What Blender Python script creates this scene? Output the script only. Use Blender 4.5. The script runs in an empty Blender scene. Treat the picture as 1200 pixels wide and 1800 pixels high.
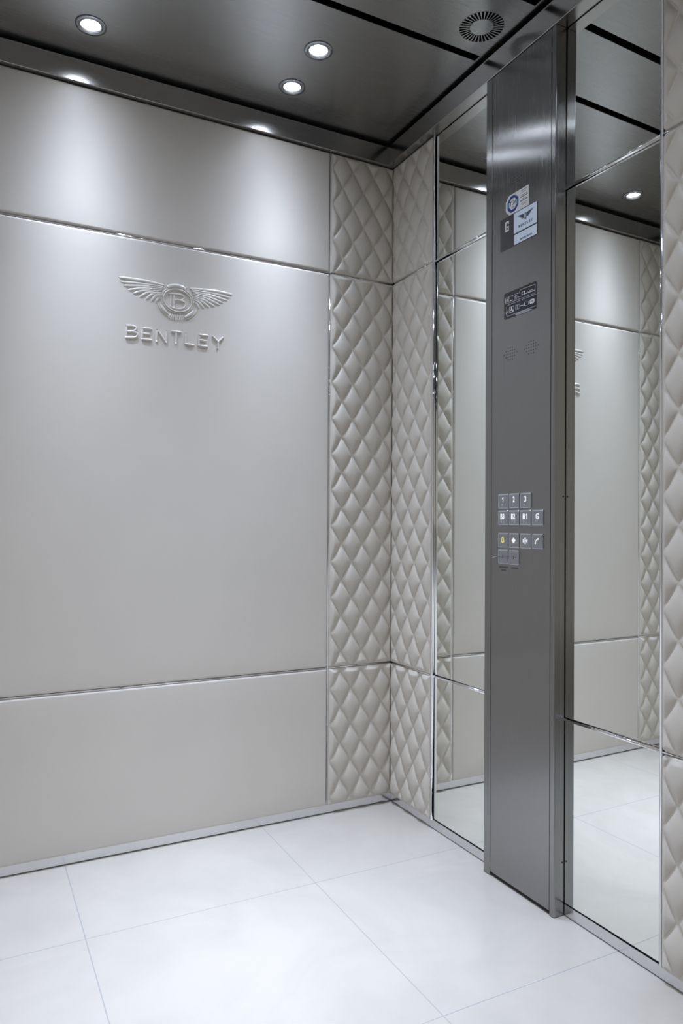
import bpy, bmesh, math, random
import numpy as np
from mathutils import Matrix, Vector

S = bpy.context.scene
COL = S.collection
R = math.radians
PI = math.pi

# ------------------------------------------------------------------ camera
CAM = dict(cx=-1.3375, cy=-2.2006, cz=0.9853, yaw=-27.2099, pitch=0.5316, roll=0.347,
           f=1268.22, ppx=596.92, ppy=909.10)
cd = bpy.data.cameras.new('camera')
cd.sensor_fit = 'HORIZONTAL'
cd.sensor_width = 36
cd.lens = CAM['f'] * 36 / 1200
cd.shift_x = (600 - CAM['ppx']) / 1200
cd.shift_y = (CAM['ppy'] - 900) / 1200
cd.clip_start = 0.02
cam = bpy.data.objects.new('camera', cd)
COL.objects.link(cam)
_y, _p, _r = R(CAM['yaw']), R(CAM['pitch']), R(CAM['roll'])
fwd = Vector((math.sin(-_y) * math.cos(_p), math.cos(-_y) * math.cos(_p), math.sin(_p)))
rt = fwd.cross(Vector((0, 0, 1))).normalized()
up = rt.cross(fwd)
r2 = rt * math.cos(_r) + up * math.sin(_r)
u2 = -rt * math.sin(_r) + up * math.cos(_r)
M = Matrix((r2, u2, -fwd)).transposed().to_4x4()
M.translation = Vector((CAM['cx'], CAM['cy'], CAM['cz']))
cam.matrix_world = M
S.camera = cam

# ------------------------------------------------------------------ world, exposure, lamp settings
w = bpy.data.worlds.new('world')
S.world = w
w.use_nodes = True
bgn = w.node_tree.nodes['Background']
bgn.inputs[0].default_value = (1.0, 0.94, 0.87, 1)
bgn.inputs[1].default_value = 0.36
S.view_settings.view_transform = 'Standard'
S.view_settings.look = 'None'
S.view_settings.gamma = 1
S.view_settings.exposure = 0.08
S.view_settings.use_curve_mapping = False
S.cycles.max_bounces = 14
S.cycles.diffuse_bounces = 6
S.cycles.glossy_bounces = 8
S.cycles.sample_clamp_indirect = 6

SPOT_W = 18.0
BEAM_DEG = 18.0     # half angle of the reflector beam: intensity = 1 / (1 + (angle / BEAM_DEG)^4)
SPOT_COL = (0.725, 0.82, 1.0)
BULB_E = 28.0

# ------------------------------------------------------------------ dimensions (metres)
L = 1.544        # car width (x from -L to 0)
D = 1.372        # car depth (y from -D to 0)
WQ = 0.248       # quilted column width
Z0, Z1, Z2, Z3 = 0.0306, 0.4955, 1.841, 2.254
ZT = 2.320       # top of the cornice
ZC = 2.331       # ceiling
XM = 0.010       # mirror plane behind leather front
CX = -0.026      # front of control column


# ------------------------------------------------------------------ materials
def nm(name):
    m = bpy.data.materials.new(name)
    m.use_nodes = True
    nt = m.node_tree
    return m, nt, nt.nodes['Principled BSDF']


def setp(b, **k):
    names = dict(base='Base Color', metal='Metallic', rough='Roughness', spec='Specular IOR Level', aniso='Anisotropic',
                 arot='Anisotropic Rotation', coat='Coat Weight', coatr='Coat Roughness', emis='Emission Color',
                 estr='Emission Strength')
    for a, v in k.items():
        if a in ('base', 'emis'):
            v = (*v, 1) if len(v) == 3 else v
        b.inputs[names[a]].default_value = v


def N(nt, t, **k):
    n = nt.nodes.new(t)
    for a, v in k.items():
        setattr(n, a, v)
    return n


def plain(name, base, rough=0.5, metal=0.0, **k):
    m, nt, b = nm(name)
    setp(b, base=base, rough=rough, metal=metal, **k)
    # very fine surface variation so that nothing reads as a perfect flat fill
    tc = N(nt, 'ShaderNodeTexCoord')
    no = N(nt, 'ShaderNodeTexNoise')
    no.inputs['Scale'].default_value = 60
    mr = N(nt, 'ShaderNodeMapRange')
    mr.inputs['To Min'].default_value = max(0.0, rough * 0.9)
    mr.inputs['To Max'].default_value = min(1.0, rough * 1.1)
    nt.links.new(tc.outputs['Object'], no.inputs['Vector'])
    nt.links.new(no.outputs['Fac'], mr.inputs['Value'])
    nt.links.new(mr.outputs['Result'], b.inputs['Roughness'])
    return m


def leather(name, base, stitched=False):
    m, nt, b = nm(name)
    setp(b, base=base, rough=0.42, spec=0.45)
    tc = N(nt, 'ShaderNodeTexCoord')
    vo = N(nt, 'ShaderNodeTexVoronoi')
    vo.inputs['Scale'].default_value = 620
    no = N(nt, 'ShaderNodeTexNoise')
    no.inputs['Scale'].default_value = 5
    no.inputs['Detail'].default_value = 3
    nt.links.new(tc.outputs['Object'], vo.inputs['Vector'])
    nt.links.new(tc.outputs['Object'], no.inputs['Vector'])
    bu = N(nt, 'ShaderNodeBump')
    bu.inputs['Strength'].default_value = 0.10
    bu.inputs['Distance'].default_value = 0.0006
    nt.links.new(vo.outputs['Distance'], bu.inputs['Height'])
    mx = N(nt, 'ShaderNodeMix', data_type='RGBA')
    mx.inputs['A'].default_value = (*[c * 0.96 for c in base], 1)
    mx.inputs['B'].default_value = (*[min(1, c * 1.04) for c in base], 1)
    nt.links.new(no.outputs['Fac'], mx.inputs['Factor'])
    last = mx.outputs['Result']
    if stitched:
        # two rows of small thread stitches beside each seam; UV holds the seam coordinates in metres
        uv = N(nt, 'ShaderNodeUVMap', uv_map='seam')
        sp = N(nt, 'ShaderNodeSeparateXYZ')
        nt.links.new(uv.outputs['UV'], sp.inputs['Vector'])

        def mth(op, a, bb=None):
            n = N(nt, 'ShaderNodeMath', operation=op)
            for i, v in enumerate((a, bb)):
                if v is None:
                    continue
                if isinstance(v, (int, float)):
                    n.inputs[i].default_value = v
                else:
                    nt.links.new(v, n.inputs[i])
            return n.outputs[0]

        def row(s, t):
            # s: distance across (period 1 = seam spacing), t: along
            fr = mth('ABSOLUTE', mth('SUBTRACT', mth('FRACT', mth('ADD', s, 0.5)), 0.5))
            dmm = mth('MULTIPLY', fr, 0.0677)
            near = mth('LESS_THAN', mth('ABSOLUTE', mth('SUBTRACT', dmm, 0.0023)), 0.00045)
            dash = mth('LESS_THAN', mth('FRACT', mth('MULTIPLY', t, 21.0)), 0.62)
            return mth('MULTIPLY', near, dash)
        st = mth('MAXIMUM', row(sp.outputs['X'], sp.outputs['Y']), row(sp.outputs['Y'], sp.outputs['X']))
        m2 = N(nt, 'ShaderNodeMix', data_type='RGBA')
        m2.inputs['B'].default_value = (*[c * 0.80 for c in base], 1)
        nt.links.new(mth('MULTIPLY', st, 0.8), m2.inputs['Factor'])
        nt.links.new(last, m2.inputs['A'])
        last = m2.outputs['Result']
    nt.links.new(last, b.inputs['Base Color'])
    nt.links.new(bu.outputs['Normal'], b.inputs['Normal'])
    return m


def brushed(name, base, rough, aniso, grain=(300, 300, 4), tangent='Z', streak=0.05, rot=0.0):
    m, nt, b = nm(name)
    setp(b, base=base, rough=rough, metal=1.0, aniso=aniso, arot=rot)
    tc = N(nt, 'ShaderNodeTexCoord')
    mp = N(nt, 'ShaderNodeMapping')
    mp.inputs['Scale'].default_value = grain
    no = N(nt, 'ShaderNodeTexNoise')
    no.inputs['Scale'].default_value = 1.0
    no.inputs['Detail'].default_value = 4
    nt.links.new(tc.outputs['Object'], mp.inputs['Vector'])
    nt.links.new(mp.outputs['Vector'], no.inputs['Vector'])
    mr = N(nt, 'ShaderNodeMapRange')
    mr.inputs['From Min'].default_value = 0.3
    mr.inputs['From Max'].default_value = 0.7
    mr.inputs['To Min'].default_value = rough - streak
    mr.inputs['To Max'].default_value = rough + streak
    nt.links.new(no.outputs['Fac'], mr.inputs['Value'])
    nt.links.new(mr.outputs['Result'], b.inputs['Roughness'])
    tg = N(nt, 'ShaderNodeTangent', direction_type='RADIAL', axis=tangent)
    nt.links.new(tg.outputs['Tangent'], b.inputs['Tangent'])
    return m


LEATHER = (0.655, 0.622, 0.575)
MT = {}
MT['leather'] = leather('smooth_leather', LEATHER)
MT['quilt'] = leather('quilted_leather', (0.61, 0.575, 0.52), True)
MT['emblem'] = plain('embossed_leather', (0.71, 0.68, 0.64), 0.28)
MT['ceiling'] = brushed('ceiling_steel', (0.42, 0.425, 0.425), 0.26, 0.55, grain=(8, 1500, 1500), tangent='X', streak=0.018)
MT['cornice'] = brushed('cornice_steel', (0.46, 0.455, 0.45), 0.20, 0.5, grain=(8, 8, 1400), tangent='Z', streak=0.015)
MT['column'] = brushed('column_steel', (0.31, 0.31, 0.31), 0.26, 0.93, grain=(1500, 1500, 6), tangent='Z', streak=0.015)
MT['skirting'] = brushed('skirting_steel', (0.74, 0.74, 0.76), 0.16, 0.3, grain=(6, 6, 900), tangent='Z', streak=0.03)
MT['chrome'] = plain('polished_chrome', (0.82, 0.82, 0.84), 0.05, 1.0)
MT['mirror'] = plain('silvered_mirror', (0.92, 0.94, 0.905), 0.0, 1.0)
MT['mirror'].node_tree.links.remove(MT['mirror'].node_tree.nodes['Principled BSDF'].inputs['Roughness'].links[0])
MT['black'] = plain('black_void', (0.012, 0.012, 0.014), 0.8)
MT['rubber'] = plain('black_seal', (0.02, 0.02, 0.022), 0.5)
MT['glass_edge'] = plain('green_glass_edge', (0.28, 0.36, 0.31), 0.15)
MT['bezel'] = plain('spotlight_bezel_steel', (0.42, 0.44, 0.48), 0.28, 1.0)
MT['bezel_in'] = plain('bright_inner_ring', (0.92, 0.93, 0.95), 0.22, 1.0)
MT['button'] = plain('button_steel', (0.40, 0.41, 0.44), 0.32, 1.0)
MT['button_rim'] = plain('button_clear_rim', (0.62, 0.65, 0.74), 0.14, 1.0)
MT['white_mark'] = plain('white_engraving', (0.86, 0.88, 0.92), 0.4)
MT['yellow_mark'] = plain('yellow_engraving', (0.90, 0.80, 0.10), 0.4, emis=(0.90, 0.80, 0.15), estr=0.35)
MT['glow_mark'] = plain('glowing_engraving', (0.90, 0.92, 0.95), 0.4, emis=(0.92, 0.95, 1.0), estr=0.45)  # slight emission added so the button marks come out brighter
MT['dark_mark'] = plain('dark_engraving', (0.03, 0.03, 0.035), 0.5)
MT['plate'] = plain('black_gloss_plate', (0.022, 0.024, 0.032), 0.22)
MT['display_dark'] = plain('display_glass_grey', (0.060, 0.060, 0.070), 0.18)
MT['display_white'] = plain('display_screen_white', (0.48, 0.55, 0.66), 0.25, emis=(0.55, 0.66, 0.85), estr=0.22)
MT['paper'] = plain('sticker_white', (0.86, 0.88, 0.92), 0.4)
MT['sticker_blue'] = plain('sticker_blue', (0.012, 0.04, 0.26), 0.35)
MT['sticker_cyan'] = plain('sticker_cyan', (0.02, 0.25, 0.42), 0.35)
MT['sticker_text'] = plain('sticker_grey_print', (0.08, 0.08, 0.10), 0.5)
MT['emblem_print'] = plain('display_emblem_print', (0.05, 0.06, 0.085), 0.5)
MT['key'] = plain('nickel_key', (0.70, 0.70, 0.70), 0.2, 1.0)
MT['wallshell'] = plain('car_shell', (0.10, 0.10, 0.10), 0.6)
MT['lobby'] = plain('lobby_stone', (0.42, 0.41, 0.40), 0.3)

m, nt, b = nm('bulb_glow')
setp(b, base=(0.9, 0.93, 1), rough=0.4, emis=(0.93, 0.96, 1.0), estr=BULB_E)
MT['bulb'] = m


def floor_material():
    m, nt, b = nm('white_porcelain_tiles')
    setp(b, rough=0.16, spec=0.5)
    tc = N(nt, 'ShaderNodeTexCoord')
    sp = N(nt, 'ShaderNodeSeparateXYZ')
    nt.links.new(tc.outputs['Object'], sp.inputs['Vector'])

    def mth(op, a, bb=None):
        n = N(nt, 'ShaderNodeMath', operation=op)
        for i, v in enumerate((a, bb)):
            if v is None:
                continue
            if isinstance(v, (int, float)):
                n.inputs[i].default_value = v
            else:
                nt.links.new(v, n.inputs[i])
        return n.outputs[0]

    def line(c, off):
        f = mth('FRACT', mth('MULTIPLY', mth('SUBTRACT', c, off), 1 / 0.6))
        f = mth('ABSOLUTE', mth('SUBTRACT', mth('FRACT', mth('ADD', f, 0.5)), 0.5))
        return mth('LESS_THAN', f, 0.0012 / 0.6)
    g = mth('MAXIMUM', line(sp.outputs['X'], -0.482 - 6), line(sp.outputs['Y'], -0.404 - 6))
    n1 = N(nt, 'ShaderNodeTexNoise')
    n1.inputs['Scale'].default_value = 3.5
    n1.inputs['Detail'].default_value = 7
    n1.inputs['Roughness'].default_value = 0.62
    n1.inputs['Distortion'].default_value = 0.8
    nt.links.new(tc.outputs['Object'], n1.inputs['Vector'])
    cr = N(nt, 'ShaderNodeValToRGB')
    cr.color_ramp.elements[0].position = 0.3
    cr.color_ramp.elements[0].color = (0.47, 0.440, 0.405, 1)
    cr.color_ramp.elements[1].position = 0.62
    cr.color_ramp.elements[1].color = (0.525, 0.492, 0.455, 1)
    nt.links.new(n1.outputs['Fac'], cr.inputs['Fac'])
    mx = N(nt, 'ShaderNodeMix', data_type='RGBA')
    mx.inputs['B'].default_value = (0.36, 0.36, 0.38, 1)
    nt.links.new(g, mx.inputs['Factor'])
    nt.links.new(cr.outputs['Color'], mx.inputs['A'])
    nt.links.new(mx.outputs['Result'], b.inputs['Base Color'])
    bu = N(nt, 'ShaderNodeBump')
    bu.inputs['Strength'].default_value = 0.4
    bu.inputs['Distance'].default_value = 0.001
    bu.invert = True
    nt.links.new(g, bu.inputs['Height'])
    nt.links.new(bu.outputs['Normal'], b.inputs['Normal'])
    return m


MT['floor'] = floor_material()


# ------------------------------------------------------------------ object helpers
def link(o, parent=None):
    COL.objects.link(o)
    if parent is not None:
        o.parent = parent
    return o


def tag(o, label=None, cat=None, group=None, kind=None):
    if label:
        o['label'] = label
    if cat:
        o['category'] = cat
    if group:
        o['group'] = group
    if kind:
        o['kind'] = kind
    return o


def empty(name, loc, label, cat, group=None):
    o = bpy.data.objects.new(name, None)
    o.empty_display_size = 0.05
    o.location = loc
    link(o)
    return tag(o, label, cat, group)


def obj(name, bm, mats, parent=None, smooth=False, loc=None):
    """Link bm as one mesh object; bm is in world coordinates, moved into the parent's frame."""
    me = bpy.data.meshes.new(name)
    bm.normal_update()
    off = Vector((0, 0, 0))
    if parent is not None:
        p = parent
        while p is not None:
            off += p.location
            p = p.parent
    if loc is not None:
        off = off + (Vector(loc) - off)
    bmesh.ops.translate(bm, verts=bm.verts, vec=-off)
    bm.to_mesh(me)
    bm.free()
    for mm in (mats if isinstance(mats, (list, tuple)) else [mats]):
        me.materials.append(mm)
    if smooth:
        for p in me.polygons:
            p.use_smooth = True
    o = bpy.data.objects.new(name, me)
    if loc is not None:
        base = Vector((0, 0, 0))
        p = parent
        while p is not None:
            base += p.location
            p = p.parent
        o.location = Vector(loc) - base
    return link(o, parent)


def struct(name, bm, mats, smooth=False):
    return tag(obj(name, bm, mats, smooth=smooth), kind='structure')


def box(bm, x0, x1, y0, y1, z0, z1, bev=0.0, seg=2, mat=0):
    v = [bm.verts.new((x, y, z)) for x in (x0, x1) for y in (y0, y1) for z in (z0, z1)]
    F = [(0, 1, 3, 2), (4, 6, 7, 5), (0, 4, 5, 1), (2, 3, 7, 6), (0, 2, 6, 4), (1, 5, 7, 3)]
    fs = [bm.faces.new([v[i] for i in f]) for f in F]
    for f in fs:
        f.material_index = mat
    if bev:
        es = {e for f in fs for e in f.edges}
        r = bmesh.ops.bevel(bm, geom=list(es), offset=bev, segments=seg, profile=0.5, affect='EDGES')
        for f in r['faces']:
            f.material_index = mat
    return bm


def nb():
    return bmesh.new()


class Frame:
    """A plane in the world: origin O, right u, up v, outward normal n. P(a,b,h) -> world."""
    def __init__(s, O, u, v):
        s.O, s.u, s.v = Vector(O), Vector(u), Vector(v)
        s.n = s.u.cross(s.v)

    def P(s, a, b, h=0.0):
        return s.O + s.u * a + s.v * b + s.n * h


FA = Frame((0, 0, 0), (1, 0, 0), (0, 0, 1))            # back wall: n = (0,-1,0) towards the room
FB = Frame((CX, 0, 0), (0, -1, 0), (0, 0, 1))          # control column front: n = (-1,0,0)


def poly_prism(bm, F, pts, h0, h1, mat=0, flat_only=False):
    """Extruded polygon; pts counter-clockwise in (a,b)."""
    area = sum(pts[i][0] * pts[(i + 1) % len(pts)][1] - pts[(i + 1) % len(pts)][0] * pts[i][1] for i in range(len(pts)))
    if area < 0:
        pts = pts[::-1]
    top = [bm.verts.new(F.P(a, b_, h1)) for a, b_ in pts]
    fs = [bm.faces.new(top)]
    bot = [bm.verts.new(F.P(a, b_, h0)) for a, b_ in pts]
    fs.append(bm.faces.new(bot[::-1]))
    n = len(pts)
    for i in range(n):
        j = (i + 1) % n
        fs.append(bm.faces.new((bot[i], bot[j], top[j], top[i])))
    for f in fs:
        f.material_index = mat
    return bm


def rrect(a0, a1, b0, b1, r, seg=5):
    pts = []
    for cx, cy, t0 in ((a1 - r, b1 - r, 0), (a0 + r, b1 - r, 90), (a0 + r, b0 + r, 180), (a1 - r, b0 + r, 270)):
        for k in range(seg + 1):
            t = R(t0 + 90 * k / seg)
            pts.append((cx + r * math.cos(t), cy + r * math.sin(t)))
    return pts


def disc(bm, F, a, b_, r, h0, h1, seg=16, mat=0, ry=None):
    ry = ry or r
    return poly_prism(bm, F, [(a + r * math.cos(2 * PI * k / seg), b_ + ry * math.sin(2 * PI * k / seg)) for k in range(seg)], h0, h1, mat)


def ridge(bm, F, pts, widths, h, base=0.0, seg=8, mat=0, prof=None):
    """A rounded raised stroke along a polyline in the plane, like piping under leather; widths are half widths."""
    n = len(pts)
    if not isinstance(widths, (list, tuple)):
        widths = [widths] * n
    rings = []
    for i, (a, b_) in enumerate(pts):
        pa = pts[max(0, i - 1)]
        pb = pts[min(n - 1, i + 1)]
        dx, dy = pb[0] - pa[0], pb[1] - pa[1]
        l = math.hypot(dx, dy) or 1
        nx, ny = -dy / l, dx / l
        wdt = widths[i]
        hh = h * (min(1.0, wdt / max(widths)) ** 0.6)
        ring = []
        for k in range(seg + 1):
            t = PI * k / seg
            ring.append(bm.verts.new(F.P(a + nx * wdt * math.cos(t), b_ + ny * wdt * math.cos(t), base + hh * math.sin(t) ** 0.6)))
        rings.append(ring)
    for i in range(n - 1):
        for k in range(seg):
            f = bm.faces.new((rings[i][k], rings[i][k + 1], rings[i + 1][k + 1], rings[i + 1][k]))
            f.material_index = mat
            f.smooth = True
    for ring, rev in ((rings[0], False), (rings[-1], True)):
        try:
            f = bm.faces.new(ring[::-1] if rev else ring)
            f.material_index = mat
        except ValueError:
            pass
    return bm


def smooth_path(pts, k=6):
    """Catmull-Rom through pts."""
    out = []
    P = [pts[0]] + list(pts) + [pts[-1]]
    for i in range(1, len(P) - 2):
        p0, p1, p2, p3 = P[i - 1], P[i], P[i + 1], P[i + 2]
        for j in range(k):
            t = j / k
            out.append(tuple(0.5 * (2 * p1[c] + (p2[c] - p0[c]) * t + (2 * p0[c] - 5 * p1[c] + 4 * p2[c] - p3[c]) * t * t
                                    + (3 * p1[c] - p0[c] - 3 * p2[c] + p3[c]) * t ** 3) for c in range(2)))
    out.append(pts[-1])
    return out


def grow(n, w0, w1, cap=3):
    """Half widths along a stroke: rounded ends, from w0 to w1."""
    ws = []
    for i in range(n):
        t = i / (n - 1)
        wv = w0 + (w1 - w0) * t
        e = min(i, n - 1 - i)
        ws.append(wv * (0.72 if e == 0 else 0.94 if e == 1 else 1))
    return ws


def text_mesh(bm, F, s, a, b_, size, h0=0.0, h1=0.0003, sx=1.0, align='CENTER', mat=0, bold=0.0, rot=0.0):
    """Lettering in the plane, centred at (a,b_) (b_ = middle of capital height); size = capital height."""
    c = bpy.data.curves.new('t', 'FONT')
    c.body = s
    c.size = 1.0
    c.resolution_u = 4
    c.offset = bold
    ob = bpy.data.objects.new('t', c)
    me = bpy.data.meshes.new_from_object(ob)
    xs = [v.co.x for v in me.vertices]
    ys = [v.co.y for v in me.vertices]
    if not xs:
        return bm
    cap = 0.70
    mid = 0.35
    sc = size / cap
    cx = (min(xs) + max(xs)) / 2 if align == 'CENTER' else (min(xs) if align == 'LEFT' else max(xs))
    vs = []
    for v in me.vertices:
        x = (v.co.x - cx) * sc * sx
        y = (v.co.y - mid) * sc
        vs.append((a + x * math.cos(rot) - y * math.sin(rot), b_ + x * math.sin(rot) + y * math.cos(rot)))
    top = [bm.verts.new(F.P(x, y, h1)) for x, y in vs]
    low = [bm.verts.new(F.P(x, y, h0)) for x, y in vs]
    cnt = {}
    for p in me.polygons:
        ids = list(p.vertices)
        pa = [vs[i] for i in ids]
        ar = sum(pa[i][0] * pa[(i + 1) % len(pa)][1] - pa[(i + 1) % len(pa)][0] * pa[i][1] for i in range(len(pa)))
        if ar < 0:
            ids = ids[::-1]
        try:
            f = bm.faces.new([top[i] for i in ids])
            f.material_index = mat
        except ValueError:
            continue
        for i in range(len(ids)):
            e = (ids[i], ids[(i + 1) % len(ids)])
            cnt[e] = cnt.get(e, 0) + 1
    for (i, j) in list(cnt):
        if (j, i) not in cnt:
            try:
                f = bm.faces.new((low[i], low[j], top[j], top[i]))
                f.material_index = mat
            except ValueError:
                pass
    for v in low:
        if not v.link_faces:
            bm.verts.remove(v)
    bpy.data.objects.remove(ob)
    bpy.data.curves.remove(c)
    bpy.data.meshes.remove(me)
    return bm


# ------------------------------------------------------------------ padded panels
PW, PH = 0.0815, 0.1222          # quilting diamond width and height
PP = 1 / math.sqrt(1 / PW ** 2 + 1 / PH ** 2)


def panel(name, F, a0, a1, b0, b1, mat, quilt=None, step=0.003, thick=0.018, rad=0.007, corner=0.003, lift=0.0015, label=None,
          cat='wall panel', group=None, mirrored=False):
    """A padded panel in the plane F from (a0,b0) to (a1,b1). quilt=(pa,pb): a crossing point of its seams."""
    if quilt is not None:
        rad = 0.0045
    edge = [0, .0004, .0010, .0018, .0028, .0040, .0055, .0072, .0092]

    def axis(p0, p1):
        e = np.array(edge)
        n = max(2, int(round((p1 - p0 - 2 * e[-1]) / step)))
        mid = np.linspace(p0 + e[-1], p1 - e[-1], n + 1)[1:-1]
        return np.concatenate([p0 + e, mid, (p1 - e)[::-1]])
    st = step
    A = axis(a0, a1)
    B = axis(b0, b1)
    ga, gb = np.meshgrid(A, B, indexing='ij')
    # distance inside the rounded rectangle
    qa = np.abs(ga - (a0 + a1) / 2) - ((a1 - a0) / 2 - corner)
    qb = np.abs(gb - (b0 + b1) / 2) - ((b1 - b0) / 2 - corner)
    sdf = np.hypot(np.maximum(qa, 0), np.maximum(qb, 0)) + np.minimum(np.maximum(qa, qb), 0) - corner
    din = np.clip(-sdf, 0, None)
    q = np.clip(din / rad, 0, 1)
    h = lift - rad * (1 - np.sqrt(np.clip(1 - (1 - q) ** 2, 0, 1)))
    h = np.where(sdf > 0, lift - rad - 0.004, h)
    ss = tt = None
    if quilt is not None:
        pa, pb = quilt
        s = (ga - pa) / PW + (gb - pb) / PH
        t = (ga - pa) / PW - (gb - pb) / PH
        ss, tt = s, t

        def g(v):
            d = np.abs(v - np.round(v)) * PP
            qq = np.clip((d - 0.0022) / (PP / 2 - 0.0022), 0, 1)
            return 1 - (1 - qq) ** 2.4
        puff = (g(s) * g(t)) ** 0.62
        fade = np.clip(din / 0.015, 0, 1)
        fade = fade * fade * (3 - 2 * fade)
        h = h + (0.0105 * puff - 0.0010) * fade
    else:
        # slight upholstery fullness
        f1 = np.clip(din / 0.06, 0, 1)
        h = h + 0.0016 * (1 - (1 - f1) ** 2)
    na, nb_ = len(A), len(B)
    O, u, v, n = (np.array(x) for x in (F.O, F.u, F.v, F.n))
    base = F.P((a0 + a1) / 2, b0, 0)
    co = O + ga[..., None] * u + gb[..., None] * v + h[..., None] * n - np.array(base)
    co = co.reshape(-1, 3)
    idx = np.arange(na * nb_).reshape(na, nb_)
    f = np.stack([idx[:-1, :-1], idx[1:, :-1], idx[1:, 1:], idx[:-1, 1:]], -1).reshape(-1, 4)
    # side skirt and back
    ring = np.concatenate([idx[:, 0], idx[-1, 1:], idx[-2::-1, -1], idx[0, -2:0:-1]])
    rp = np.array([(ga.reshape(-1)[i], gb.reshape(-1)[i]) for i in ring])
    backco = O + rp[:, :1] * u + rp[:, 1:] * v - thick * n - np.array(base)
    nr = len(ring)
    k0 = len(co)
    co = np.concatenate([co, backco])
    bi = k0 + np.arange(nr)
    f2 = np.stack([ring, bi, np.roll(bi, -1), np.roll(ring, -1)], -1)
    faces = np.concatenate([f, f2])
    me = bpy.data.meshes.new(name)
    nf = len(faces)
    me.vertices.add(len(co))
    me.vertices.foreach_set('co', co.astype(np.float32).ravel())
    me.loops.add(nf * 4 + nr)
    me.polygons.add(nf + 1)
    loops = np.concatenate([faces.ravel(), bi[::-1]])
    me.loops.foreach_set('vertex_index', loops.astype(np.int32))
    starts = np.concatenate([np.arange(nf) * 4, [nf * 4]])
    me.polygons.foreach_set('loop_start', starts.astype(np.int32))
    me.update(calc_edges=True)
    me.validate()
    me.polygons.foreach_set('use_smooth', np.ones(len(me.polygons), bool))
    if quilt is not None:
        uvl = me.uv_layers.new(name='seam')
        S1 = np.concatenate([ss.ravel(), ((rp[:, 0] - quilt[0]) / PW + (rp[:, 1] - quilt[1]) / PH)])
        T1 = np.concatenate([tt.ravel(), ((rp[:, 0] - quilt[0]) / PW - (rp[:, 1] - quilt[1]) / PH)])
        vi = np.empty(len(me.loops), np.int32)
        me.loops.foreach_get('vertex_index', vi)
        uvl.data.foreach_set('uv', np.stack([S1[vi], T1[vi]], -1).astype(np.float32).ravel())
    me.materials.append(mat)
    o = bpy.data.objects.new(name, me)
    o.location = base
    link(o)
    return tag(o, label, cat, group)


FW = Frame((0, 0, 0), (0, -1, 0), (0, 0, 1))           # right wall leather plane: a = -y
FL = Frame((-L, 0, 0), (0, 1, 0), (0, 0, 1))           # left wall: a = y, n = +x
G = 0.0028                                             # half gap at the strips

ROWS = [('bottom', Z0, Z1 - G), ('middle', Z1 + G, Z2 - G), ('top', Z2 + G, Z3 - 0.001)]
SM = dict(bottom='lower smooth grey-beige leather panel of the back wall, above the floor skirting',
          middle='tall smooth grey-beige leather panel of the back wall, carrying the embossed winged badge',
          top='upper smooth grey-beige leather panel of the back wall, right under the steel cornice and spotlights')
for rn, b0, b1 in ROWS:
    panel('leather_panel', FA, -(L - WQ) + G, -WQ - G, b0, b1, MT['leather'], step=0.03, label=SM[rn], group='smooth leather wall panels')

QA = dict(bottom=(-0.120, 0.361), middle=(-0.119, 1.7725), top=(-0.120, 2.142))
POS = dict(bottom='bottom one above skirting', middle='tall middle one', top='top one under cornice')
for rn, b0, b1 in ROWS:
    panel('quilted_panel', FA, -WQ + G, 0.0035, b0, b1, MT['quilt'], quilt=QA[rn], step=0.0021,
          label='quilted leather panel on back wall by the corner, ' + POS[rn], group='quilted leather panels')
    panel('quilted_panel', FA, -L + 0.003, -(L - WQ) - G, b0, b1, MT['quilt'], quilt=(-L - QA[rn][0], QA[rn][1]), step=0.0028,
          label='quilted panel at back wall left end, seen in wide mirror, ' + POS[rn],
          group='quilted leather panels')
    panel('quilted_panel', FW, 0.0040, 0.2494, b0, b1, MT['quilt'], quilt=(0.110, QA[rn][1] + (0.006 if rn == 'bottom' else 0)), step=0.0021,
          label='quilted leather panel between corner and narrow mirror, ' + POS[rn],
          group='quilted leather panels')
QN = dict(bottom=(1.169, 0.270), middle=(1.170, 1.597), top=(1.170, 1.960))
for rn, b0, b1 in ROWS:
    panel('quilted_panel', FW, 1.1285, D - 0.003, b0, b1, MT['quilt'], quilt=QN[rn], step=0.0018, corner=0.012,
          label='quilted leather panel nearest the camera, ' + POS[rn], group='quilted leather panels')
for rn, b0, b1 in ROWS:
    panel('leather_panel', FL, -D + 0.003, -0.003, b0, b1, MT['leather'], step=0.05,
          label='smooth leather panel of the wall opposite the mirrors, ' + POS[rn], group='smooth leather panels of the left wall')

# ------------------------------------------------------------------ car shell (structure)
bm = nb(); box(bm, -L - 0.06, 0.06, 0.019, 0.06, -0.02, 2.5); struct('wall_back', bm, MT['wallshell'])
bm = nb(); box(bm, 0.019, 0.06, -D - 0.06, 0.018, -0.02, 2.5); struct('wall_right', bm, MT['wallshell'])
bm = nb(); box(bm, -L - 0.06, -L - 0.019, -D - 0.06, 0.018, -0.02, 2.5); struct('wall_left', bm, MT['wallshell'])
# front wall: steel returns and door header around the open doorway
bm = nb()
DX0, DX1, DZ = -L + 0.10, -0.10, 2.10
box(bm, -L - 0.018, DX0, -D - 0.04, -D, 0, 2.5)
box(bm, DX1, 0.018, -D - 0.04, -D, 0, 2.5)
box(bm, DX0, DX1, -D - 0.04, -D, DZ, 2.5)
struct('wall_front', bm, MT['column'])
bm = nb(); box(bm, -L - 0.06, 0.06, -D - 0.04, 0.06, -0.03, 0.0); struct('floor', bm, MT['floor'])
bm = nb(); box(bm, -L - 2.0, 2.0, -5.0, -D - 0.045, -0.03, -0.001); struct('floor_lobby', bm, MT['lobby'])

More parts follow.
